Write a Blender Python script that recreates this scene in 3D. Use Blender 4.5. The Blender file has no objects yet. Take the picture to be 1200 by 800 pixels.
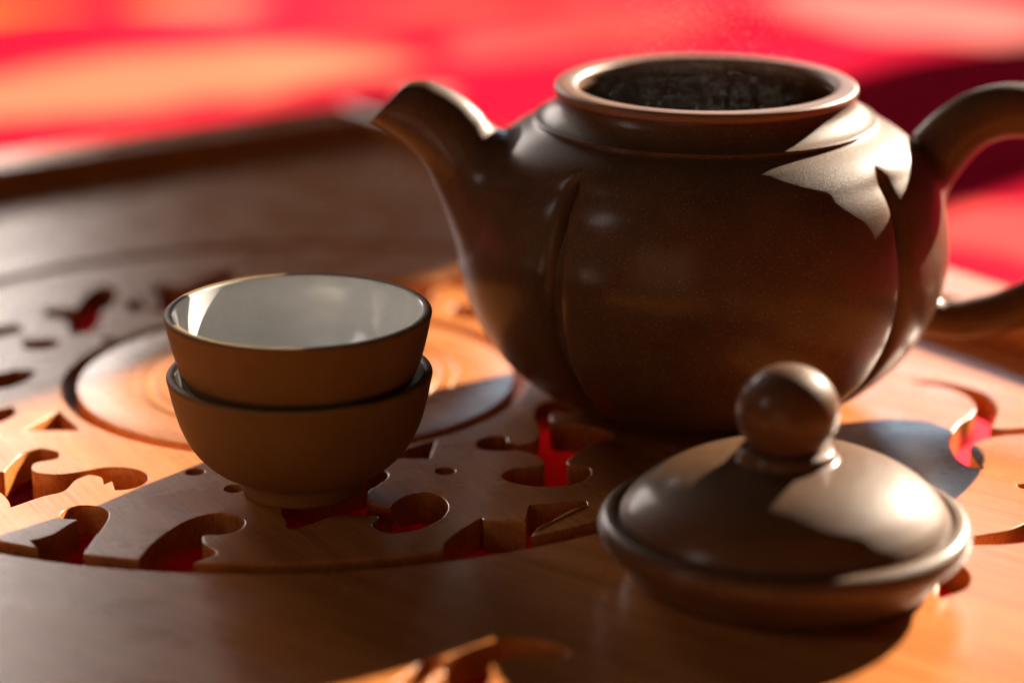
import bpy, bmesh, math, random
from mathutils import Vector, Matrix, noise

random.seed(7)
scene = bpy.context.scene
COL = scene.collection
R = math.radians
CM = 0.01

# ------------------------------------------------------------------ camera
cam_d = bpy.data.cameras.new('camera')
cam = bpy.data.objects.new('camera', cam_d)
COL.objects.link(cam)
cam.location = (0, 0, 22 * CM)
cam.rotation_euler = (R(90 - 17.5), 0, 0)
cam_d.sensor_width = 36
cam_d.lens = 90
cam_d.clip_start = 0.02
cam_d.clip_end = 50
cam_d.dof.use_dof = True
cam_d.dof.focus_distance = 61.0 * CM
cam_d.dof.aperture_fstop = 4.5
cam_d.dof.aperture_blades = 9
scene.camera = cam

# ------------------------------------------------------------------ light: low sunlight through one window, two bright windows, dim warm room, added warm fill
SUN_EL, SUN_AZ = 22.0, 40.6          # azimuth from straight ahead (+Y) towards the right (+X)
world = bpy.data.worlds.new('World')
scene.world = world
world.use_nodes = True
w_bg = world.node_tree.nodes['Background']
w_bg.inputs['Color'].default_value = (1.0, 0.66, 0.42, 1)
w_bg.inputs['Strength'].default_value = 0.011
TARGET = Vector((0, 66, 0)) * CM
sd = Vector((math.sin(R(SUN_AZ)) * math.cos(R(SUN_EL)), math.cos(R(SUN_AZ)) * math.cos(R(SUN_EL)), math.sin(R(SUN_EL))))
sun_d = bpy.data.lights.new('low_sun_beam', 'SPOT')
sun_d.energy = 12500.0
sun_d.shadow_soft_size = 0.03
sun_d.spot_size = R(40)
sun_d.spot_blend = 0.1
sun_d.color = (1.0, 0.84, 0.66)
sun = bpy.data.objects.new('low_sun_beam', sun_d)
COL.objects.link(sun)
sun.rotation_euler = sd.to_track_quat('Z', 'Y').to_euler()
sun.location = TARGET + sd * 7.0


def window_light(name, az, el, dist, w, h, power, color):
    d = Vector((math.sin(R(az)) * math.cos(R(el)), math.cos(R(az)) * math.cos(R(el)), math.sin(R(el))))
    ld = bpy.data.lights.new(name, 'AREA')
    ld.shape = 'RECTANGLE'; ld.size = w; ld.size_y = h
    ld.energy = power; ld.color = color
    o = bpy.data.objects.new(name, ld)
    COL.objects.link(o)
    o.location = TARGET + d * dist
    flat = Vector((d.x, d.y, 0)).normalized()
    o.rotation_euler = flat.to_track_quat('Z', 'Y').to_euler()


window_light('window_light', -25, 17, 2.7, 1.0, 1.05, 25, (1.0, 0.87, 0.80))
window_light('window_light', -112, 34, 2.4, 0.40, 0.75, 4.4, (1.0, 0.95, 0.92))
window_light('room_fill_light', -158, 10, 2.2, 1.1, 0.7, 2.0, (1.0, 0.66, 0.32))  # unseen fill lamp added behind the camera to warm cups and pot front
window_light('window_light', 10, 19, 3.0, 0.62, 0.65, 6.0, (0.66, 0.84, 1.0))

scene.view_settings.view_transform = 'Standard'
scene.view_settings.look = 'None'
scene.view_settings.gamma = 1
scene.view_settings.use_curve_mapping = False
scene.view_settings.exposure = 0.0
scene.render.engine = 'CYCLES'
scene.cycles.use_denoising = True
scene.cycles.max_bounces = 10
scene.cycles.diffuse_bounces = 6
scene.cycles.sample_clamp_indirect = 6


# ------------------------------------------------------------------ helpers
def tag(o, label=None, cat=None, group=None, kind=None):
    if label: o['label'] = label
    if cat: o['category'] = cat
    if group: o['group'] = group
    if kind: o['kind'] = kind
    return o


def empty(name, loc):
    o = bpy.data.objects.new(name, None)
    o.empty_display_size = 0.02
    COL.objects.link(o)
    o.location = Vector(loc) * CM
    return o


def link(name, me, mat, parent=None, loc=(0, 0, 0), smooth=40, flat_top=False):
    """me is in centimetres"""
    me.transform(Matrix.Scale(CM, 4))
    me.materials.append(mat)
    for p in me.polygons:
        p.use_smooth = True
    if smooth:
        me.set_sharp_from_angle(angle=R(smooth))
    if flat_top:
        me.update()
        me.polygons.foreach_set('use_smooth', [abs(p.normal.z) < 0.9995 for p in me.polygons])
        me.update()
    o = bpy.data.objects.new(name, me)
    COL.objects.link(o)
    o.location = Vector(loc) * CM
    if parent:
        o.parent = parent
    return o


def mesh_py(name, verts, faces):
    me = bpy.data.meshes.new(name)
    me.from_pydata([tuple(v) for v in verts], [], faces)
    bm = bmesh.new(); bm.from_mesh(me)
    bmesh.ops.remove_doubles(bm, verts=bm.verts, dist=1e-5)
    bmesh.ops.recalc_face_normals(bm, faces=bm.faces)
    bm.to_mesh(me); bm.free()
    return me


def crom(pts, sub=6, closed=False, sharp=None):
    """Catmull-Rom through 2D points; corners turning more than `sharp` degrees stay corners."""
    n = len(pts)
    P = [Vector(p) for p in pts]
    T = []
    for i in range(n):
        if closed:
            a, b, c = P[i - 1], P[i], P[(i + 1) % n]
        else:
            a, b, c = P[max(i - 1, 0)], P[i], P[min(i + 1, n - 1)]
        t = (c - a) * 0.5
        m = min((b - a).length or 9, (c - b).length or 9)
        if t.length > m: t = t * (m / t.length)
        if sharp is not None and (b - a).length > 0 and (c - b).length > 0:
            if math.degrees((b - a).angle(c - b)) > sharp: t = t * 0.0
        T.append(t)
    out = []
    for i in range(n if closed else n - 1):
        j = (i + 1) % n
        for k in range(sub):
            u = k / sub
            h1 = 2 * u**3 - 3 * u**2 + 1; h2 = u**3 - 2 * u**2 + u
            h3 = -2 * u**3 + 3 * u**2; h4 = u**3 - u**2
            out.append(P[i] * h1 + T[i] * h2 + P[j] * h3 + T[j] * h4)
    if not closed: out.append(P[-1])
    return out


def lathe_mesh(name, prof, seg=160, rfun=None, thetas=None):
    th = thetas or [2 * math.pi * k / seg for k in range(seg)]
    n = len(th)
    verts, faces = [], []
    for (r, z) in prof:
        for t in th:
            rr = rfun(r, z, t) if rfun else r
            verts.append((rr * math.sin(t), -rr * math.cos(t), z))
    for i in range(len(prof) - 1):
        for k in range(n):
            k2 = (k + 1) % n
            a, b, c, d = i * n + k, i * n + k2, (i + 1) * n + k2, (i + 1) * n + k
            faces.append((a, b, c, d))
    me = bpy.data.meshes.new(name)
    me.from_pydata(verts, [], faces)
    bm = bmesh.new(); bm.from_mesh(me)
    bmesh.ops.remove_doubles(bm, verts=bm.verts, dist=1e-5)
    bmesh.ops.recalc_face_normals(bm, faces=bm.faces)
    bm.to_mesh(me); bm.free()
    return me


def slab_mesh(name, loops, thick, bev=0.035, top=0.0):
    """flat board with outline and holes (even-odd), rounded arrises, top at z=top"""
    cu = bpy.data.curves.new(name, 'CURVE')
    cu.dimensions = '2D'; cu.fill_mode = 'BOTH'
    cu.extrude = thick / 2 - bev
    cu.bevel_depth = bev; cu.bevel_resolution = 2; cu.offset = -bev
    for lp in loops:
        sp = cu.splines.new('POLY')
        sp.points.add(len(lp) - 1)
        for q, p in zip(sp.points, lp): q.co = (p[0], p[1], 0, 1)
        sp.use_cyclic_u = True
    ob = bpy.data.objects.new(name, cu)
    COL.objects.link(ob)
    dg = bpy.context.evaluated_depsgraph_get()
    me = bpy.data.meshes.new_from_object(ob.evaluated_get(dg))
    bpy.data.objects.remove(ob); bpy.data.curves.remove(cu)
    me.transform(Matrix.Translation((0, 0, top - thick / 2)))
    bm = bmesh.new(); bm.from_mesh(me)
    bmesh.ops.remove_doubles(bm, verts=bm.verts, dist=1e-4)
    bmesh.ops.recalc_face_normals(bm, faces=bm.faces)
    bm.to_mesh(me); bm.free()
    return me


def box_mesh(name, sx, sy, z0, z1, bev=0.1, seg=3):
    bm = bmesh.new()
    bmesh.ops.create_cube(bm, size=1)
    bmesh.ops.scale(bm, vec=(sx, sy, z1 - z0), verts=bm.verts)
    bmesh.ops.translate(bm, vec=(0, 0, (z0 + z1) / 2), verts=bm.verts)
    bmesh.ops.bevel(bm, geom=bm.edges[:], offset=bev, segments=seg, profile=0.5, affect='EDGES')
    me = bpy.data.meshes.new(name)
    bm.to_mesh(me); bm.free()
    return me


# ------------------------------------------------------------------ materials
class NT:
    def __init__(self, name):
        self.m = bpy.data.materials.new(name)
        self.m.use_nodes = True
        self.t = self.m.node_tree
        self.b = self.t.nodes['Principled BSDF']
    def n(self, typ, **kw):
        nd = self.t.nodes.new(typ)
        for k, v in kw.items():
            if k in nd.inputs: nd.inputs[k].default_value = v
            else: setattr(nd, k, v)
        return nd
    def l(self, a, b): self.t.links.new(a, b)
    def mix(self, fac, a, b, blend='MIX'):
        nd = self.n('ShaderNodeMix', data_type='RGBA', blend_type=blend)
        for idx, v in ((0, fac), (6, a), (7, b)):
            if hasattr(v, 'links'): self.l(v, nd.inputs[idx])
            else: nd.inputs[idx].default_value = v
        return nd.outputs[2]
    def ramp(self, src, stops):
        nd = self.n('ShaderNodeValToRGB')
        e = nd.color_ramp.elements
        while len(e) < len(stops): e.new(0.5)
        for el, (p, c) in zip(e, stops):
            el.position = p
            el.color = c if len(c) == 4 else (*c, 1)
        self.l(src, nd.inputs[0])
        return nd.outputs[0]
    def mapping(self, src, scale, rotz=0.0):
        # rotate first, then scale (a Mapping node scales first)
        a = self.n('ShaderNodeMapping'); a.inputs['Rotation'].default_value = (0, 0, rotz)
        self.l(src, a.inputs[0])
        b = self.n('ShaderNodeMapping'); b.inputs['Scale'].default_value = scale
        self.l(a.outputs[0], b.inputs[0])
        return b.outputs[0]
    def math(self, op, a, b=0.0):
        nd = self.n('ShaderNodeMath', operation=op)
        for i, v in enumerate((a, b)):
            if hasattr(v, 'links'): self.l(v, nd.inputs[i])
            else: nd.inputs[i].default_value = v
        return nd.outputs[0]


def c4(r, g, b): return (r, g, b, 1)


def bamboo(name, ang, tint=1.0, strips=True):
    """lacquered bamboo, grain along the direction `ang` (degrees from +X)"""
    q = NT(name)
    co = q.n('ShaderNodeTexCoord').outputs['Object']
    base = q.mapping(co, (100, 100, 100), R(-ang))           # centimetres, x along the grain
    fine = q.n('ShaderNodeTexNoise', Scale=1.0, Detail=5.0, Roughness=0.65)
    q.l(q.mapping(base, (0.25, 16, 6)), fine.inputs['Vector'])
    wide = q.n('ShaderNodeTexNoise', Scale=1.0, Detail=3.0, Roughness=0.5)
    q.l(q.mapping(base, (0.07, 1.6, 1)), wide.inputs['Vector'])
    hair = q.n('ShaderNodeTexNoise', Scale=1.0, Detail=3.0, Roughness=0.7)
    q.l(q.mapping(base, (0.6, 42, 20)), hair.inputs['Vector'])
    dark = c4(0.36 * tint, 0.112 * tint, 0.026 * tint)
    mid = c4(0.58 * tint, 0.200 * tint, 0.050 * tint)
    pale = c4(0.70 * tint, 0.270 * tint, 0.080 * tint)
    col = q.ramp(fine.outputs[0], [(0.28, dark), (0.48, mid), (0.72, pale)])
    wv = q.ramp(wide.outputs[0], [(0.3, c4(0.72, 0.68, 0.62)), (0.6, c4(1, 1, 1))])
    col = q.mix(0.75, col, wv, 'MULTIPLY')
    hv = q.ramp(hair.outputs[0], [(0.36, c4(0.45, 0.36, 0.28)), (0.46, c4(1, 1, 1))])
    col = q.mix(0.45, col, hv, 'MULTIPLY')
    # smudges and wear
    sm = q.n('ShaderNodeTexNoise', Scale=60.0, Detail=6.0, Roughness=0.6)
    q.l(co, sm.inputs['Vector'])
    q.l(col, q.b.inputs['Base Color'])
    rg = q.ramp(sm.outputs[0], [(0.3, c4(0.23, 0.23, 0.23)), (0.7, c4(0.35, 0.35, 0.35))])
    q.l(rg, q.b.inputs['Roughness'])
    q.b.inputs['IOR'].default_value = 1.5
    bp = q.n('ShaderNodeBump', Strength=0.16, Distance=0.0003)
    q.l(q.mix(0.5, fine.outputs[0], hair.outputs[0]), bp.inputs['Height'])
    q.l(bp.outputs[0], q.b.inputs['Normal'])
    return q.m


def clay(name, dark, light, rough=(0.40, 0.52), grain=0.25, spec=0.5, coat=0.0, fleck=0.0):
    q = NT(name)
    co = q.n('ShaderNodeTexCoord').outputs['Object']
    a = q.n('ShaderNodeTexNoise', Scale=70.0, Detail=6.0, Roughness=0.6); q.l(co, a.inputs['Vector'])
    f = q.n('ShaderNodeTexNoise', Scale=5000.0, Detail=3.0, Roughness=0.7); q.l(co, f.inputs['Vector'])
    v = q.n('ShaderNodeTexVoronoi', Scale=3200.0); q.l(co, v.inputs['Vector'])
    col = q.ramp(a.outputs[0], [(0.3, dark), (0.7, light)])
    sp = q.ramp(f.outputs[0], [(0.35, c4(0.72, 0.7, 0.68)), (0.62, c4(1.12, 1.1, 1.06))])
    col = q.mix(0.7, col, sp, 'MULTIPLY')
    if fleck:                                    # scattered pale mineral grains in the clay
        fk = q.n('ShaderNodeTexVoronoi', Scale=2600.0); q.l(co, fk.inputs['Vector'])
        near = q.ramp(fk.outputs['Distance'], [(0.16, c4(1, 1, 1)), (0.26, c4(0, 0, 0))])
        pick = q.n('ShaderNodeSeparateColor'); q.l(fk.outputs['Color'], pick.inputs[0])
        some = q.math('GREATER_THAN', pick.outputs[0], 0.80)
        col = q.mix(q.math('MULTIPLY', q.math('MULTIPLY', near, some), fleck * 0.65), col, c4(0.55, 0.43, 0.35))
    q.l(col, q.b.inputs['Base Color'])
    rr = q.ramp(a.outputs[0], [(0.3, c4(*(rough[0],) * 3)), (0.7, c4(*(rough[1],) * 3))])
    q.l(rr, q.b.inputs['Roughness'])
    q.b.inputs['Specular IOR Level'].default_value = spec
    q.b.inputs['Specular Tint'].default_value = (1.0, 0.78, 0.62, 1)
    q.b.inputs['Coat Weight'].default_value = coat
    q.b.inputs['Coat IOR'].default_value = 1.42
    q.b.inputs['Coat Roughness'].default_value = 0.22
    bp = q.n('ShaderNodeBump', Strength=grain, Distance=0.00025)
    q.l(q.mix(0.4, f.outputs[0], v.outputs['Distance']), bp.inputs['Height'])
    q.l(bp.outputs[0], q.b.inputs['Normal'])
    return q.m


M_disc = bamboo('bamboo disc', -62)
M_panel = bamboo('bamboo panel', -38)
M_rail_a = bamboo('bamboo rail long', -51)
M_rail_b = bamboo('bamboo rail cross', 39)
M_pot = clay('purple clay', c4(0.092, 0.044, 0.020), c4(0.128, 0.063, 0.030), rough=(0.42, 0.50), grain=0.42, spec=0.08, coat=0.42, fleck=1.0)
M_rim = clay('sunlit rim clay', c4(0.20, 0.098, 0.054), c4(0.27, 0.135, 0.078), rough=(0.38, 0.46), grain=0.28, spec=0.3, coat=0.1)  # paler than the pot: sunlight along the rim put into the colour
M_cup = clay('ochre brown clay', c4(0.185, 0.108, 0.036), c4(0.23, 0.136, 0.050), rough=(0.55, 0.68), grain=0.2, spec=0.35)

q = NT('white glaze')
co = q.n('ShaderNodeTexCoord').outputs['Object']
a = q.n('ShaderNodeTexNoise', Scale=160.0, Detail=6.0, Roughness=0.65); q.l(co, a.inputs['Vector'])
q.l(q.ramp(a.outputs[0], [(0.3, c4(0.87, 0.875, 0.87)), (0.62, c4(0.95, 0.95, 0.945))]), q.b.inputs['Base Color'])
q.b.inputs['Roughness'].default_value = 0.12
bp = q.n('ShaderNodeBump', Strength=0.08, Distance=0.0006); q.l(a.outputs[0], bp.inputs['Height'])
q.l(bp.outputs[0], q.b.inputs['Normal'])
M_glaze = q.m

# red cloth with pale and orange patches, print and sunlight put into the colour (position of the patches in cm on the cloth)
q = NT('red cloth')
co = q.n('ShaderNodeTexCoord').outputs['Object']
wv = q.n('ShaderNodeTexNoise', Scale=9.0, Detail=3.0); q.l(co, wv.inputs['Vector'])
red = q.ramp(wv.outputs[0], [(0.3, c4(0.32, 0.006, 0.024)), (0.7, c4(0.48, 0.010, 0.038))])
warp = q.n('ShaderNodeVectorMath', operation='MULTIPLY_ADD')
q.l(wv.outputs['Color'], warp.inputs[0]); warp.inputs[1].default_value = (0.10, 0.10, 0); q.l(co, warp.inputs[2])
PRINT_AND_LIGHT = [  # x, y, half-size x, half-size y, rotation, colour
    (-3, 66, 40, 32, 0, c4(0.93, 0.060, 0.095)), (-12, 114, 20, 5, 30, c4(0.58, 0.006, 0.03)),  # bright red under the tray: glow in the cut-outs put into the colour
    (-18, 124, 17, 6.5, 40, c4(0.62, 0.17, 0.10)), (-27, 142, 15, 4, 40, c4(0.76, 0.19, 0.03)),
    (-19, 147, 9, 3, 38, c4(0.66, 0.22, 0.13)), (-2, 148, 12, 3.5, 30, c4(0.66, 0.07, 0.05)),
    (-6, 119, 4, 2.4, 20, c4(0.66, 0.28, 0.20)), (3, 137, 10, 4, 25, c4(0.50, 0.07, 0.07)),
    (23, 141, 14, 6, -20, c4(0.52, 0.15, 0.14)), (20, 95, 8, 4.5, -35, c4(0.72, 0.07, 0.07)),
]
col = red
for (x, y, sx, sy, rz, cc) in PRINT_AND_LIGHT:
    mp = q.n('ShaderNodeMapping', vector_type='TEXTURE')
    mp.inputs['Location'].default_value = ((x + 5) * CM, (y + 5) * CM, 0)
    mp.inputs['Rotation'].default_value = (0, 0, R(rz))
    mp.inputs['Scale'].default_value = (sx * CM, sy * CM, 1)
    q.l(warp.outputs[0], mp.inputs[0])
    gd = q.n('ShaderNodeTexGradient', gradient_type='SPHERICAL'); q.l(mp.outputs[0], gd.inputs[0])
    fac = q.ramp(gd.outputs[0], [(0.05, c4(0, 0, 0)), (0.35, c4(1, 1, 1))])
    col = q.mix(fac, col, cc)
wk = q.n('ShaderNodeTexWave', wave_type='BANDS', Scale=700.0); q.l(co, wk.inputs['Vector'])
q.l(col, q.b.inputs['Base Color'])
q.b.inputs['Roughness'].default_value = 0.85
q.b.inputs['Specular IOR Level'].default_value = 0.0
bp = q.n('ShaderNodeBump', Strength=0.2, Distance=0.0003); q.l(wk.outputs[0], bp.inputs['Height'])
q.l(bp.outputs[0], q.b.inputs['Normal'])
M_cloth = q.m

q = NT('steam droplets')
q.b.inputs['Base Color'].default_value = c4(0.85, 0.82, 0.80)
q.b.inputs['Roughness'].default_value = 0.3
M_steam = q.m

# ------------------------------------------------------------------ the cloth-covered table
CLOTH_Z = -3.7
verts, faces = [], []
NX, NY = 170, 170
X0, X1, Y0, Y1 = -130, 130, 10, 290
for j in range(NY + 1):
    for i in range(NX + 1):
        x = X0 + (X1 - X0) * i / NX; y = Y0 + (Y1 - Y0) * j / NY
        far = min(1, max(0, (y - 112 - 0.25 * abs(x)) / 25))
        fold = 2.0 * noise.noise(Vector((x * 0.035 + y * 0.012, y * 0.075 - x * 0.02, 3.1))) + 0.5 * noise.noise(Vector((x * 0.11, y * 0.16, 9)))
        verts.append((x, y, CLOTH_Z + far * fold))
for j in range(NY):
    for i in range(NX):
        a = j * (NX + 1) + i
        faces.append((a, a + 1, a + NX + 2, a + NX + 1))
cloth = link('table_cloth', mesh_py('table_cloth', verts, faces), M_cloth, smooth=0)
tag(cloth, 'red cloth with print and painted sunlight spread over the table under the tray', kind='structure')

# wall between the two windows, beyond the frame: its shade lies over the far end of the tray
me = box_mesh('wall', 15, 12, -80, 190, 0.5, 2)
me.transform(Matrix.Rotation(R(-SUN_AZ), 4, 'Z'))
q = NT('wall plaster')
nz = q.n('ShaderNodeTexNoise', Scale=8.0, Detail=5.0)
q.l(q.ramp(nz.outputs[0], [(0.3, c4(0.40, 0.30, 0.22)), (0.7, c4(0.46, 0.35, 0.26))]), q.b.inputs['Base Color'])
q.b.inputs['Roughness'].default_value = 0.8
tag(link('wall', me, q.m, None, (85.0, 186.9, 0)), kind='structure')

# ------------------------------------------------------------------ tea tray
DC = (-5.9, 66.6)                 # centre of the carved disc
E1 = Vector((0.585, -0.811)); E2 = Vector((-0.811, -0.585))
CORNER = Vector((-5.3, 95.6))     # far inner corner of the rails
LEN1, LEN2 = 66.0, 37.0
T0 = (DC[0], DC[1], CLOTH_Z)
tray = empty('tea_tray', T0)
tag(tray, 'large carved bamboo tea tray with a raised rim and a round pierced centre', 'tray')
DISC_R, HOLE_R, SLAB = 13.35, 13.95, 0.8

CUTS_DISC = [
 [(-13.56, 72.94), (-12.89, 72.7), (-12.89, 74.42), (-12.58, 75.18), (-12.31, 73.92), (-12.44, 72.94), (-12.46, 71.75), (-12.45, 70.82), (-12.69, 70.59), (-12.74, 71.75), (-13.04, 72.34), (-13.49, 72.51)],
 [(-15.26, 70.94), (-14.9, 71.17), (-14.53, 71.4), (-14.31, 70.94), (-14.52, 70.59), (-14.75, 70.37), (-15.11, 70.14)],
 [(-14.39, 66.5), (-14.05, 66.7), (-13.72, 67.01), (-13.25, 66.91), (-13.33, 66.29), (-13.62, 65.79), (-13.85, 65.69), (-14.19, 65.49)],
 [(-13.39, 70.3), (-12.98, 70.5), (-12.65, 70.2), (-12.91, 69.7), (-13.25, 69.7)],
 [(-11.55, 73.55), (-11.24, 73.8), (-10.96, 73.31), (-11.17, 72.82), (-11.43, 72.94)],
 [(-13.82, 63.55), (-13.48, 63.74), (-13.27, 63.93), (-13.12, 63.46), (-13.33, 62.96), (-13.67, 62.81)],
 [(-11.95, 63.75), (-12.57, 62.18), (-11.14, 62.18)],
 [(-13.02, 59.52), (-12.6, 59.1), (-12.5, 59.18), (-12.38, 60.11), (-12.22, 60.54), (-11.92, 60.83), (-11.46, 60.57), (-11.34, 60.23), (-11.43, 60.02), (-11.85, 59.77), (-11.87, 59.38), (-11.69, 59.05), (-11.13, 58.94), (-10.58, 59.15), (-10.05, 59.43), (-9.4, 59.35), (-9.01, 58.99), (-8.9, 58.53), (-9.05, 58.12), (-9.31, 57.92), (-9.59, 57.87), (-9.75, 58.5), (-9.92, 58.24), (-10.06, 58.77), (-10.38, 58.94), (-10.66, 58.56), (-10.82, 57.81), (-11.27, 57.44), (-11.73, 56.91), (-11.89, 56.73), (-12.03, 57.18), (-12.33, 57.73), (-12.74, 58.04)],
 [(-10.64, 56.19), (-10.63, 56.4), (-10.52, 56.65), (-10.28, 56.82), (-9.94, 56.79), (-9.67, 56.61), (-9.51, 56.32), (-9.48, 55.87), (-9.53, 55.3), (-9.6, 54.82), (-9.66, 54.28), (-9.7, 53.81), (-9.66, 53.06), (-9.59, 52.0), (-10.15, 52.0), (-10.27, 53.06), (-10.53, 53.59), (-10.77, 54.12), (-11.04, 54.63), (-10.8, 54.78), (-10.55, 55.06), (-10.34, 55.54), (-10.17, 55.87), (-10.23, 55.96), (-10.57, 56.03)],
 [(-8.4, 53.44), (-8.34, 53.78), (-8.25, 54.28), (-8.02, 54.99), (-7.63, 55.8), (-7.24, 56.21), (-6.76, 56.33), (-6.34, 56.03), (-6.24, 55.66), (-6.37, 55.21), (-6.72, 54.99), (-7.05, 54.97), (-7.13, 54.85), (-7.04, 54.42), (-6.71, 53.92), (-6.88, 53.55), (-7.26, 53.2), (-7.52, 52.75), (-7.66, 52.0), (-8.39, 52.0)],
 [(-3.17, 59.23), (-3.05, 58.99), (-3.07, 58.67), (-3.25, 58.22), (-3.45, 57.85), (-3.49, 57.47), (-3.44, 57.16), (-3.23, 56.92), (-2.87, 56.74), (-2.84, 56.92), (-2.63, 57.35), (-2.33, 57.6), (-1.98, 57.66), (-1.7, 57.41), (-1.54, 56.98), (-1.53, 56.5), (-1.67, 55.96), (-1.96, 55.55), (-2.29, 55.23), (-2.63, 55.09), (-2.97, 55.14), (-3.2, 55.43), (-3.25, 55.67), (-3.12, 55.96), (-3.17, 56.16), (-3.41, 56.22), (-3.68, 56.23), (-4.02, 56.21), (-4.32, 56.08), (-4.68, 55.67), (-5.06, 55.32), (-5.23, 55.43), (-5.27, 55.84), (-5.44, 56.5), (-5.15, 57.23), (-4.3, 57.85), (-3.63, 58.61), (-3.39, 59.12)],
 [(-1.94, 61.45), (-2.07, 60.07), (-2.95, 60.1), (-2.65, 60.75)],
 [(0.77, 64.28), (0.59, 63.45), (0.62, 62.84), (0.71, 62.24), (0.64, 61.46), (0.48, 61.23), (0.15, 61.07), (-0.11, 61.31), (-0.17, 61.65), (-0.5, 61.73), (-0.83, 61.46), (-0.9, 61.07), (-0.75, 60.73), (-0.3, 60.66), (0.21, 60.66), (0.66, 60.23), (0.82, 59.76), (0.72, 59.54), (0.4, 59.43), (0.02, 59.31), (-0.23, 58.94), (-0.17, 58.59), (0.15, 58.29), (0.7, 58.11), (1.26, 58.18), (1.64, 58.41), (1.9, 58.85), (1.93, 59.31), (1.8, 59.54), (1.42, 59.58), (1.36, 59.85), (1.63, 60.51), (2.04, 61.17), (2.62, 61.6), (2.46, 62.04), (2.07, 62.44), (1.55, 62.68), (1.09, 62.8), (0.99, 63.35), (1.13, 63.66), (1.57, 63.45), (1.99, 64.07), (1.87, 64.7), (1.32, 64.7)],
 [(-1.53, 54.43), (-0.7, 56.03), (-0.63, 55.85), (0.32, 55.78), (0.42, 56.86), (1.76, 57.16), (1.77, 56.81), (1.41, 56.61), (0.55, 55.22), (0.37, 54.35), (0.3, 53.0), (-1.42, 52.5)],
]
CUTS_PANEL = [
 [(10.79, 66.06), (11.28, 66.18), (11.83, 66.01), (12.29, 65.65), (12.67, 65.16), (12.82, 64.45), (12.77, 63.74), (12.56, 62.98), (12.35, 62.37), (12.7, 62.26), (13.22, 62.37), (13.75, 62.52), (14.6, 62.9), (14.7, 62.5), (13.67, 62.15), (13.13, 61.9), (12.62, 61.81), (12.09, 61.56), (11.73, 61.2), (11.57, 60.84), (11.55, 60.28), (11.63, 59.52), (11.63, 59.35), (11.38, 59.45), (11.16, 59.86), (11.08, 60.49), (11.11, 61.2), (11.24, 61.78), (11.62, 62.75), (11.95, 63.2), (12.19, 63.74), (12.26, 64.29), (12.19, 64.92), (11.9, 65.49), (11.54, 65.81), (11.14, 65.98)],
 [(12.27, 58.24), (12.54, 58.31), (12.65, 58.15), (12.51, 57.91), (12.3, 58.02)],
 [(9.74, 54.65), (10.41, 54.8), (10.99, 55.02), (11.46, 55.23), (11.85, 55.56), (12.26, 55.97), (12.8, 56.5), (13.0, 55.9), (12.44, 55.23), (12.03, 54.8), (11.7, 54.51), (11.09, 54.37), (10.34, 54.35), (10.0, 54.3)],
 [(8.55, 52.4), (8.83, 52.9), (9.16, 53.33), (9.40, 53.05), (9.43, 52.35), (9.27, 51.65), (9.24, 51.25), (9.73, 51.6), (10.01, 51.97), (10.14, 52.57), (10.04, 53.25), (9.84, 53.59), (9.45, 54.0), (8.9, 53.8), (8.5, 53.1)],
 [(-2.43, 46.84), (-2.09, 47.5), (-1.75, 48.16), (-1.54, 48.18), (-1.43, 48.06), (-0.92, 48.63), (-0.28, 49.08), (0.36, 49.12), (0.89, 48.88), (1.14, 48.44), (0.98, 48.18), (0.46, 48.25), (-0.07, 48.18), (-0.44, 47.81), (-0.41, 47.38), (-0.48, 46.9), (-0.47, 45.0), (-1.58, 45.0), (-1.61, 47.02), (-1.37, 47.5), (-1.48, 47.75), (-1.72, 47.14), (-2.0, 46.42)],
 [(5.6, 74.7), (6.4, 73.7), (7.4, 74.2), (7.9, 75.5), (7.8, 77.6), (7.0, 78.0), (6.2, 77.0), (5.6, 75.8)],  # unseen cut behind the pot, shaped so sunlight reaches the cloth
]


def rot2(poly, a):
    c, s = math.cos(R(a)), math.sin(R(a))
    return [(DC[0] + (x - DC[0]) * c - (y - DC[1]) * s, DC[1] + (x - DC[0]) * s + (y - DC[1]) * c) for x, y in poly]


def grow(poly, f):
    cx = sum(p[0] for p in poly) / len(poly); cy = sum(p[1] for p in poly) / len(poly)
    return [(cx + (x - cx) * f, cy + (y - cy) * f) for x, y in poly]


CUTS_DISC[0] = [(-13.85, 73.1), (-13.0, 73.1), (-12.95, 74.6), (-12.6, 75.5), (-12.05, 75.0), (-11.95, 73.7), (-12.15, 72.8), (-12.1, 71.7), (-12.2, 70.7), (-12.75, 70.4), (-12.95, 71.5), (-13.3, 72.0), (-13.85, 72.2)]
for k in (1, 2, 4, 5): CUTS_DISC[k] = grow(CUTS_DISC[k], 1.25)
CUTS_DISC[3] = [(-14.0, 69.9), (-13.2, 70.05), (-12.9, 69.6), (-13.2, 69.0), (-13.8, 69.1)]
CUTS_DISC += [rot2(CUTS_DISC[12], 72), rot2(CUTS_DISC[12], 111), rot2(CUTS_DISC[0], -22)]
for turn in (-62,):
    CUTS_DISC += [rot2(CUTS_DISC[8], turn), rot2(CUTS_DISC[9], turn)]
rel = lambda lp: [(p[0] - DC[0], p[1] - DC[1]) for p in lp]


def circle(r, n=220): return [(r * math.cos(2 * math.pi * k / n), r * math.sin(2 * math.pi * k / n)) for k in range(n)]


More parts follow.
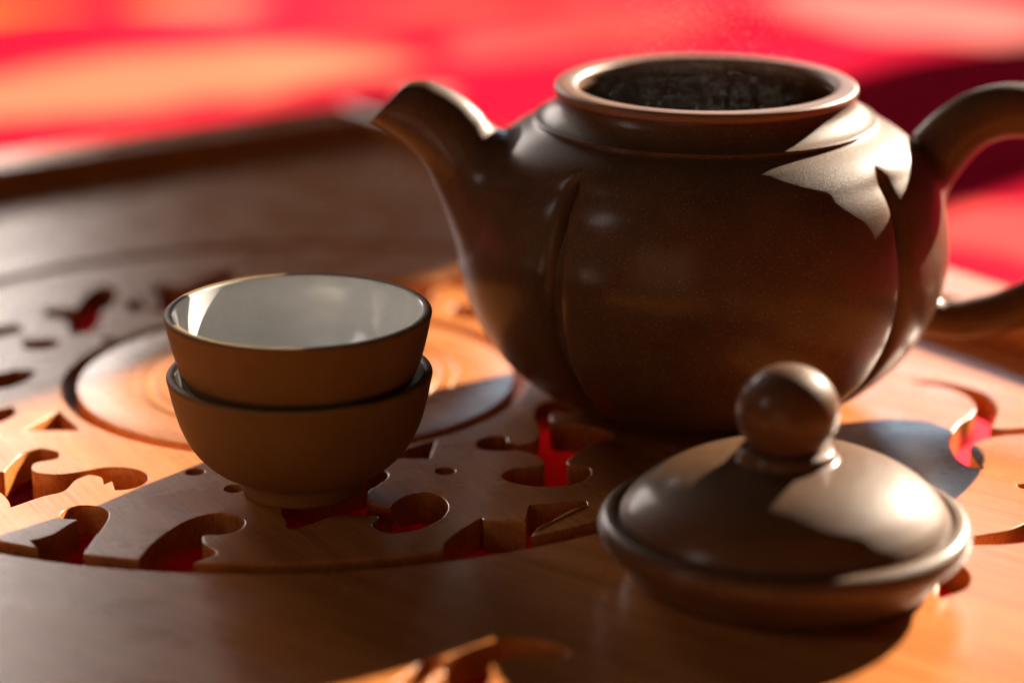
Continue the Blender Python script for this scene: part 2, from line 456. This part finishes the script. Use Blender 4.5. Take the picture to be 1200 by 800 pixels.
def disc_outline(r, notches):
    """circle of radius r with the notches (loops crossing it) bitten out of its edge"""
    spans = []
    for lp in notches:
        n = len(lp)
        ins = [math.hypot(*p) < r for p in lp]
        st = next(i for i in range(n) if ins[i] and not ins[i - 1])
        path = []
        i = st
        while ins[i % n]:
            path.append(tuple(lp[i % n])); i += 1
        a, b = lp[st - 1], lp[st]
        def cross(o, p):
            lo, hi = 0.0, 1.0
            for _ in range(30):
                m = (lo + hi) / 2
                q = (o[0] + (p[0] - o[0]) * m, o[1] + (p[1] - o[1]) * m)
                if math.hypot(*q) > r: lo = m
                else: hi = m
            return q
        path = [cross(a, b)] + path + [cross(lp[i % n], path[-1])]
        a0 = math.atan2(path[0][1], path[0][0]) % (2 * math.pi); a1 = math.atan2(path[-1][1], path[-1][0]) % (2 * math.pi)
        if a0 > a1: path.reverse(); a0, a1 = a1, a0
        spans.append((a0, a1, path))
    spans.sort(key=lambda s: s[0])
    out = []
    ang = 0.0
    step = 2 * math.pi / 260
    for a0, a1, path in spans:
        while ang < a0 - step * 0.3:
            out.append((r * math.cos(ang), r * math.sin(ang))); ang += step
        out += path
        ang = a1 + step * 0.5
    while ang < 2 * math.pi - step * 0.3:
        out.append((r * math.cos(ang), r * math.sin(ang))); ang += step
    return out


smooth_cut = lambda c: crom([Vector(p) for p in rel(c)], sub=5, closed=True, sharp=68)
cuts = [[tuple(p) for p in smooth_cut(c)] for c in CUTS_DISC]
notch = [c for c in cuts if max(math.hypot(*p) for p in c) > DISC_R]
holes = [c for c in cuts if max(math.hypot(*p) for p in c) <= DISC_R]
for (x, y, r) in ((-7.81, 59.12, 0.235), (-6.71, 57.97, 0.26), (-1.65, 59.18, 0.25), (-11.6, 57.0 + 13, 0.2)):
    holes.append([(x - DC[0] + r * math.cos(2 * math.pi * k / 28), y - DC[1] + r * math.sin(2 * math.pi * k / 28)) for k in range(28)])
RING_O, RING_I = 6.38, 5.94
zt = -CLOTH_Z                        # tray top in the tray's own frame
dm = slab_mesh('disc_panel', [disc_outline(DISC_R, notch), circle(RING_O, 160)] + holes, SLAB, 0.03, zt)
disc = link('disc_panel', dm, M_disc, tray, flat_top=True)
tag(disc, 'round pierced panel with cut-out scrolls')

# medallion: shallow channel round it and fine engraved rings
prof = [(0, zt - SLAB), (RING_O + 0.35, zt - SLAB), (RING_O + 0.35, zt - SLAB - 0.2), (0, zt - SLAB - 0.2)]
fl = zt - 0.62
top = [(0.0, zt)]
for rr in (1.3, 3.9, 4.35):
    top += [(rr - 0.07, zt), (rr - 0.03, zt - 0.03), (rr + 0.03, zt - 0.03), (rr + 0.07, zt)]
top += [(RING_I - 0.05, zt), (RING_I - 0.015, zt - 0.012), (RING_I, zt - 0.05), (RING_I + 0.02, fl + 0.02), (RING_I + 0.05, fl),
        (RING_O - 0.012, fl), (RING_O - 0.012, zt - SLAB + 0.02), (RING_O + 0.35, zt - SLAB - 0.004), (RING_O + 0.35, zt - SLAB - 0.25), (0, zt - SLAB - 0.25)]
med = link('medallion', lathe_mesh('medallion', top, 200), M_disc, tray, smooth=35)

# outer board
loop_panel = []
rail_in = [CORNER, CORNER + E1 * LEN1, CORNER + E1 * LEN1 + E2 * LEN2, CORNER + E2 * LEN2]
cen = sum(rail_in, Vector((0, 0))) / 4
gap = 0.02
inner = [cen + (p - cen) * (1 - gap / (p - cen).length) for p in rail_in]
P0 = CUTS_DISC[12]
for (x, y, a) in ((3.4, 82.6, 40), (10.2, 72.6, 200)):          # scroll cuts added unseen behind the pot to let sunlight under the tray
    cx = sum(p[0] for p in P0) / len(P0); cy = sum(p[1] for p in P0) / len(P0)
    c_, s_ = math.cos(R(a)), math.sin(R(a))
    CUTS_PANEL.append([(x + (u - cx) * c_ - (w - cy) * s_, y + (u - cx) * s_ + (w - cy) * c_) for u, w in P0])
panel_cuts = [[tuple(p) for p in smooth_cut(c)] for c in CUTS_PANEL]
pm = slab_mesh('panel', [rel(inner), circle(HOLE_R, 260)] + panel_cuts, SLAB, 0.035, zt)
panel = link('panel', pm, M_panel, tray, flat_top=True)
# ring under the joint that carries the disc
pr = [(12.9, zt - 0.805), (14.6, zt - 0.805), (14.6, zt - 1.3), (12.9, zt - 1.3), (12.9, zt - 0.805)]
link('support_ring', lathe_mesh('support_ring', pr, 120), M_panel, tray)

# frayed splinter along the edge of one cut-out
vs, fs = [], []
for i in range(31):
    u = i / 30
    px_, py_ = 0.57 + 1.19 * u - DC[0], 55.25 + 1.52 * u - DC[1]
    rr = 0.020 + 0.016 * abs(math.sin(i * 1.25)) * (1 - 0.5 * u)
    for k in range(6):
        a = k * math.pi / 3 + i * 0.7
        vs.append((px_ + rr * 0.8 * math.cos(a), py_ - rr * 0.6 * math.cos(a), zt + 0.012 + rr * math.sin(a)))
for i in range(30):
    for k in range(6):
        fs.append((i * 6 + k, i * 6 + (k + 1) % 6, i * 6 + 6 + (k + 1) % 6, i * 6 + 6 + k))
link('splinter', mesh_py('splinter', vs, fs), M_panel, tray)

# raised rails and feet
RW, RH = 2.6, 0.95
def rail(p, d, length, mat):
    me = box_mesh('rail', length, RW, 2.0, zt + RH, 0.32, 4)
    a = math.atan2(d.y, d.x)
    me.transform(Matrix.Rotation(a, 4, 'Z'))
    m = p + d * (length / 2)
    me.transform(Matrix.Translation((m.x - DC[0], m.y - DC[1], 0)))
    return link('rail', me, mat, tray, smooth=50, flat_top=True)
N1, N2 = -E2, -E1    # outward of the E1-rail at CORNER side, outward of the E2-rail
rail(CORNER + N1 * RW / 2 - E1 * RW, E1, LEN1 + 2 * RW, M_rail_a)
rail(CORNER + E2 * LEN2 - N1 * RW / 2 - E1 * RW, E1, LEN1 + 2 * RW, M_rail_a)
rail(CORNER + N2 * (RW / 2 + 0.004), E2, LEN2, M_rail_b)
rail(CORNER + E1 * LEN1 - N2 * (RW / 2 + 0.004), E2, LEN2, M_rail_b)
for s1 in (0.0, LEN1):
    for s2 in (0.0, LEN2):
        p = CORNER + E1 * (s1 + (-1.2 if s1 == 0 else 1.2)) + E2 * (s2 + (-1.2 if s2 == 0 else 1.2))
        me = box_mesh('foot', 2.2, 2.2, 0.0, 2.15, 0.12, 2)
        me.transform(Matrix.Rotation(R(36), 4, 'Z'))
        me.transform(Matrix.Translation((p.x - DC[0], p.y - DC[1], 0)))
        link('foot', me, M_rail_b, tray)

# ------------------------------------------------------------------ teapot
PX, PY = 5.0, 65.0
POT_AZ = R(5)                        # turn of the pot: front lobe faces slightly right
pot = empty('teapot', (PX, PY, 0))
tag(pot, 'dark brown unglazed clay teapot with ribbed melon body and open top', 'teapot')

OUT = [(2.9, 0.02), (3.25, 0.08), (3.9, 0.32), (4.7, 0.80), (5.5, 1.6), (6.12, 2.7), (6.42, 3.95), (6.33, 5.12), (6.03, 6.12), (5.55, 6.80), (5.0, 7.24), (4.5, 7.50)]
outp = [tuple(p) for p in crom(OUT, 12)]
collar = [tuple(p) for p in crom([(4.5, 7.50), (4.45, 7.53), (4.425, 7.56), (4.45, 7.595), (4.45, 7.63), (4.41, 7.66), (4.36, 7.675)], 4)]
neck = [tuple(p) for p in crom([(4.36, 7.675), (4.20, 7.75), (4.03, 7.88), (3.90, 8.04), (3.83, 8.20), (3.80, 8.30), (3.6, 8.40), (3.42, 8.32), (3.34, 8.15), (3.5, 7.85), (4.2, 7.15), (5.3, 6.3), (5.95, 5.0), (6.0, 3.7), (5.5, 2.2), (4.2, 0.95), (2.5, 0.5), (0.0, 0.45)], 6)]
RIM = [(3.78, 8.26), (3.86, 8.27), (3.905, 8.32), (3.91, 8.42), (3.87, 8.485), (3.79, 8.515), (3.6, 8.525), (3.44, 8.51), (3.35, 8.45), (3.32, 8.36), (3.34, 8.26), (3.42, 8.22)]
foot = [(0.0, 0.14), (2.45, 0.14), (2.6, 0.1), (2.68, 0.02), (2.75, 0.0), (2.86, 0.0)]
prof_pot = foot + outp + collar[1:] + neck[1:]


def sstep(a, b, x):
    t = min(1, max(0, (x - a) / (b - a)))
    return t * t * (3 - 2 * t)


def lobe(t):
    d = (t - POT_AZ - math.pi / 4) % (math.pi / 2)
    return min(d, math.pi / 2 - d)


def body_r(r, z, t):
    d = lobe(t)
    f = sstep(7.20, 6.6, z) * sstep(0.0, 1.2, z)
    if r < 3.3 or f <= 0: return r
    g = 0.036 * (1 - math.sin(2 * d)) ** 1.6 + 0.052 * math.exp(-d / 0.022)
    return r * (1 - f * g)


def body_outer(r, z, t): return body_r(r, z, t)


def surf(t, z, off=0.0):
    """point on the outside of the body at azimuth t (from -Y towards +X) and height z"""
    z = min(max(z, outp[0][1]), outp[-1][1])
    for (r0, z0), (r1, z1) in zip(outp, outp[1:]):
        if z0 <= z <= z1:
            r = r0 + (r1 - r0) * (z - z0) / max(1e-6, z1 - z0); break
    rr = body_r(r, z, t) + off
    return Vector((rr * math.sin(t), -rr * math.cos(t), z))


th = []
for qd in range(4):
    g0 = POT_AZ + math.pi / 4 + qd * math.pi / 2
    for k in range(72):
        u = k / 72
        w = u * u * (3 - 2 * u) * 0.7 + u * 0.3
        th.append(g0 + w * math.pi / 2)
n_out = len(foot) + len(outp)
idx = {id(p): i for i, p in enumerate(prof_pot)}
verts, faces = [], []
for i, (r, z) in enumerate(prof_pot):
    for t in th:
        rr = body_r(r, z, t) if len(foot) <= i < n_out else r
        verts.append((rr * math.sin(t), -rr * math.cos(t), z))
nt = len(th)
for i in range(len(prof_pot) - 1):
    for k in range(nt):
        k2 = (k + 1) % nt
        faces.append((i * nt + k, i * nt + k2, (i + 1) * nt + k2, (i + 1) * nt + k))
link('body', mesh_py('body', verts, faces), M_pot, pot, smooth=60)
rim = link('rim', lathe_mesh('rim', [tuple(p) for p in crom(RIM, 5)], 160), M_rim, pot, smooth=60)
tag(rim, 'rim of the open pot, paler colour for its sunlight')


def frame_pts(c, tang, s, ra, rb, n):
    nrm = s.cross(tang).normalized()
    return [c + s * (ra * math.cos(2 * math.pi * k / n)) + nrm * (rb * math.sin(2 * math.pi * k / n)) for k in range(n)]


def loft(rings, closed_end=False):
    n = len(rings[0]); verts = [p for r in rings for p in r]; faces = []
    for i in range(len(rings) - 1):
        for k in range(n):
            k2 = (k + 1) % n
            faces.append((i * n + k, i * n + k2, (i + 1) * n + k2, (i + 1) * n + k))
    return verts, faces


def fillet(ring, az, z0, hw, hz, s, steps=12, inner=0.6, sgn=1):
    """rings from a tube end out onto the body around (az, z0)"""
    n = len(ring); rings = []
    for j in range(1, steps + 1):
        u = j / steps; cur = []
        for k, p0 in enumerate(ring):
            ph = 2 * math.pi * k / n
            def onb(f, off):
                z = z0 + hz * f * math.sin(ph) * sgn
                r = 6.0
                return surf(az + hw * f * math.cos(ph) / r, z, off)
            p1 = onb(inner, 0.03); p2 = onb(1.0, -0.012)
            cur.append(p0 * (1 - u)**2 + p1 * (2 * u * (1 - u)) + p2 * u * u)
        rings.append(cur)
    return rings


NS = 64
# spout: profile in (distance from axis, height)
SP_AZ = POT_AZ - math.pi / 2 - R(0.5)
ax = Vector((math.sin(SP_AZ), -math.cos(SP_AZ), 0)); side = Vector((math.cos(SP_AZ), math.sin(SP_AZ), 0))
SPC = [  # upper edge, lower edge
    ((7.74, 8.60), (8.66, 7.66)), ((7.60, 8.65), (8.50, 7.56)), ((7.16, 8.66), (8.10, 7.30)), ((6.68, 8.48), (7.62, 6.90)),
    ((6.22, 8.20), (7.22, 6.40)), ((5.80, 7.82), (6.95, 5.78))]
ups = crom([a for a, b in SPC], 8); los = crom([b for a, b in SPC], 8)
rings = []
for a, b in zip(ups, los):
    a3 = ax * a.x + Vector((0, 0, a.y)); b3 = ax * b.x + Vector((0, 0, b.y))
    c = (a3 + b3) / 2; nn = (a3 - b3) / 2; hgt = nn.length
    u = len(rings) / len(ups)
    wd = hgt * (0.90 - 0.06 * math.sin(u * 3))
    rings.append([c + side * (wd * math.cos(2 * math.pi * k / NS)) + nn * math.sin(2 * math.pi * k / NS) for k in range(NS)])
# the mouth is cut slightly away from the near side
for i, rg in enumerate(rings[:14]):
    c = sum(rg, Vector()) / NS; kk = 0.22 * (1 - i / 14)
    rings[i] = [p + ax * (kk * (p - c).dot(side)) for p in rg]
# thickness at the mouth: inner rings first
mouth = rings[0]; cm = sum(mouth, Vector()) / NS
tipdir = (ax * 0.69 + Vector((0, 0, 0.72)))
inner_rings = []
for (f, d) in ((0.55, -1.6), (0.70, -0.8), (0.78, -0.12), (0.82, -0.02), (0.90, 0.015), (0.96, -0.005)):
    inner_rings.append([cm + (p - cm) * f + tipdir * d for p in mouth])
fr = fillet(rings[-1], SP_AZ, 5.75, 2.55, 2.1, side, inner=0.60)
v, f = loft(inner_rings + rings + fr)
link('spout', mesh_py('spout', v, f), M_pot, pot, smooth=60)

# handle
HD_AZ = POT_AZ + math.pi / 2
ax = Vector((math.sin(HD_AZ), -math.cos(HD_AZ), 0)); side = Vector((math.cos(HD_AZ), math.sin(HD_AZ), 0))
HP = [(6.15, 6.50, 0.82), (6.62, 7.02, 0.78), (7.25, 7.44, 0.74), (8.1, 7.62, 0.72), (9.6, 7.45, 0.70), (11.1, 6.8, 0.68), (12.1, 5.7, 0.66), (12.1, 4.6, 0.64), (11.2, 3.5, 0.62), (9.4, 2.6, 0.60), (8.2, 2.12, 0.57), (7.2, 1.95, 0.53), (6.55, 1.97, 0.50)]
hp = crom([Vector(p) for p in HP], 8)
rings = []
for i, p in enumerate(hp):
    a, b = hp[max(0, i - 1)], hp[min(len(hp) - 1, i + 1)]
    tg = (ax * (b.x - a.x) + Vector((0, 0, b.y - a.y))).normalized()
    rings.append(frame_pts(ax * p.x + Vector((0, 0, p.y)), tg, side, p.z * 0.92, p.z, NS))
def end_fillet(ring, c_z, hw, hz):
    c = sum(ring, Vector()) / len(ring)
    # orientation: sin(ph)=+1 point is above or below the centre
    up = 1 if ring[NS // 4].z > c.z else -1
    return fillet(ring, HD_AZ, c_z, hw, hz, side, inner=0.62, sgn=up)
fa = end_fillet(rings[0], 6.05, 1.45, 1.05)
fb = end_fillet(rings[-1], 2.15, 0.80, 0.78)
v, f = loft(list(reversed(fa)) + rings + fb)
link('handle', mesh_py('handle', v, f), M_pot, pot, smooth=60)

# ------------------------------------------------------------------ lid
lid = empty('domed_lid', (6.0, 52.65, 0))
tag(lid, 'domed clay teapot lid with round knob lying on the tray before the pot', 'lid')
plug = crom([(2.72, 0.5), (2.80, 0.06), (2.92, 0.0), (3.08, 0.0), (3.28, 0.07), (3.46, 0.25), (3.57, 0.48), (3.62, 0.64), (3.64, 0.72), (3.70, 0.80)], 5)
link('plug', lathe_mesh('plug', [tuple(p) for p in plug], 128), M_pot, lid, smooth=60)
fl = crom([(3.5, 0.74), (3.70, 0.73), (3.90, 0.80), (4.05, 0.95), (4.11, 1.14), (4.06, 1.33), (3.93, 1.44), (3.78, 1.475), (3.68, 1.455), (3.62, 1.42), (3.58, 1.42)], 5)
link('flange', lathe_mesh('flange', [tuple(p) for p in fl], 160), M_pot, lid, smooth=60)
dome = crom([(3.63, 1.35), (3.63, 1.46), (3.58, 1.555), (3.42, 1.76), (3.04, 2.10), (2.45, 2.42), (1.85, 2.62), (1.38, 2.715), (1.17, 2.745), (1.09, 2.80), (1.06, 2.89), (1.0, 2.97), (0.88, 3.02), (0.74, 3.05), (0.66, 3.08)], 6)
link('dome', lathe_mesh('dome', [tuple(p) for p in dome] + [(0.0, 3.08)], 160), M_pot, lid, smooth=60)
kc, kr, kh = 3.80, 1.13, 1.05
kn = [(0.0, 3.0), (0.56, 3.0), (0.58, 3.02)] + [(kr * math.sin(a), kc - kh * math.cos(a)) for a in [R(36 + k * 4) for k in range(36)]] + [(0.0, kc + kh)]
link('knob', lathe_mesh('knob', kn, 96), M_pot, lid, smooth=60)

# ------------------------------------------------------------------ cups
CUP_O = [(1.28, 0.12), (1.34, 0.0), (1.42, 0.0), (1.47, 0.08), (1.44, 0.3), (1.5, 0.42), (1.75, 0.52), (2.2, 0.78), (2.6, 1.2), (2.88, 1.75), (3.05, 2.35), (3.14, 2.8), (3.17, 2.93), (3.13, 3.0), (3.04, 3.02), (2.97, 3.0)]
CUP_I = [(2.97, 3.0), (2.94, 2.96), (2.90, 2.8), (2.80, 2.3), (2.62, 1.75), (2.32, 1.28), (1.85, 0.90), (1.2, 0.72), (0.6, 0.68), (0.0, 0.67)]
m_bowl = lathe_mesh('bowl', [tuple(p) for p in crom(CUP_O, 7)], 160)
m_glz = lathe_mesh('glaze', [tuple(p) for p in crom(CUP_I, 8)], 160)
base = [(0.0, 0.16), (1.28, 0.16), (1.28, 0.12)]
m_base = lathe_mesh('underside', base, 96)
bowl_p = glz_p = base_p = None
for z, lab, ang in ((0.0, 'brown clay cup at the bottom of the stack, its foot on the tray', 0.0), (1.5, 'brown clay cup on top of the stack, pale glazed inside showing', 50)):
    e = empty('tea_cup', (-5.06, 58.0, z))
    e.rotation_euler = (0, 0, R(ang))
    tag(e, lab, 'cup', 'stacked tea cups')
    if bowl_p is None:
        bowl_p = link('bowl', m_bowl, M_cup, e, smooth=60)
        glz_p = link('glaze', m_glz, M_glaze, e, smooth=60)
        base_p = link('underside', m_base, M_cup, e, smooth=60)
        tag(glz_p, 'pale grey-white glaze lining the cup')
    else:
        for src in (bowl_p, glz_p, base_p):
            o = src.copy(); COL.objects.link(o); o.parent = e

# ------------------------------------------------------------------ steam over the open pot
vs, fs = [], []
OCT = [(1, 0, 0), (-1, 0, 0), (0, 1, 0), (0, -1, 0), (0, 0, 1), (0, 0, -1)]
OCF = [(0, 2, 4), (2, 1, 4), (1, 3, 4), (3, 0, 4), (2, 0, 5), (1, 2, 5), (3, 1, 5), (0, 3, 5)]
for k in range(2800):
    up = random.random() ** 1.9
    z = 7.3 + 3.8 * up
    rr = 3.1 * math.sqrt(random.random()) * (1 - 0.45 * up)
    t = random.uniform(0, 2 * math.pi)
    s = random.uniform(0.005, 0.010)
    c = (rr * math.cos(t) - 0.2 * up, rr * math.sin(t) + 0.4, z)
    fs += [tuple(i + len(vs) for i in f_) for f_ in OCF]
    vs += [(c[0] + s * p[0], c[1] + s * p[1], c[2] + s * p[2]) for p in OCT]
me = bpy.data.meshes.new('steam'); me.from_pydata(vs, [], fs)
st = link('steam', me, M_steam, None, (PX, PY, 0), smooth=0)
tag(st, 'fine steam droplets rising from the open teapot', 'steam', kind='stuff')
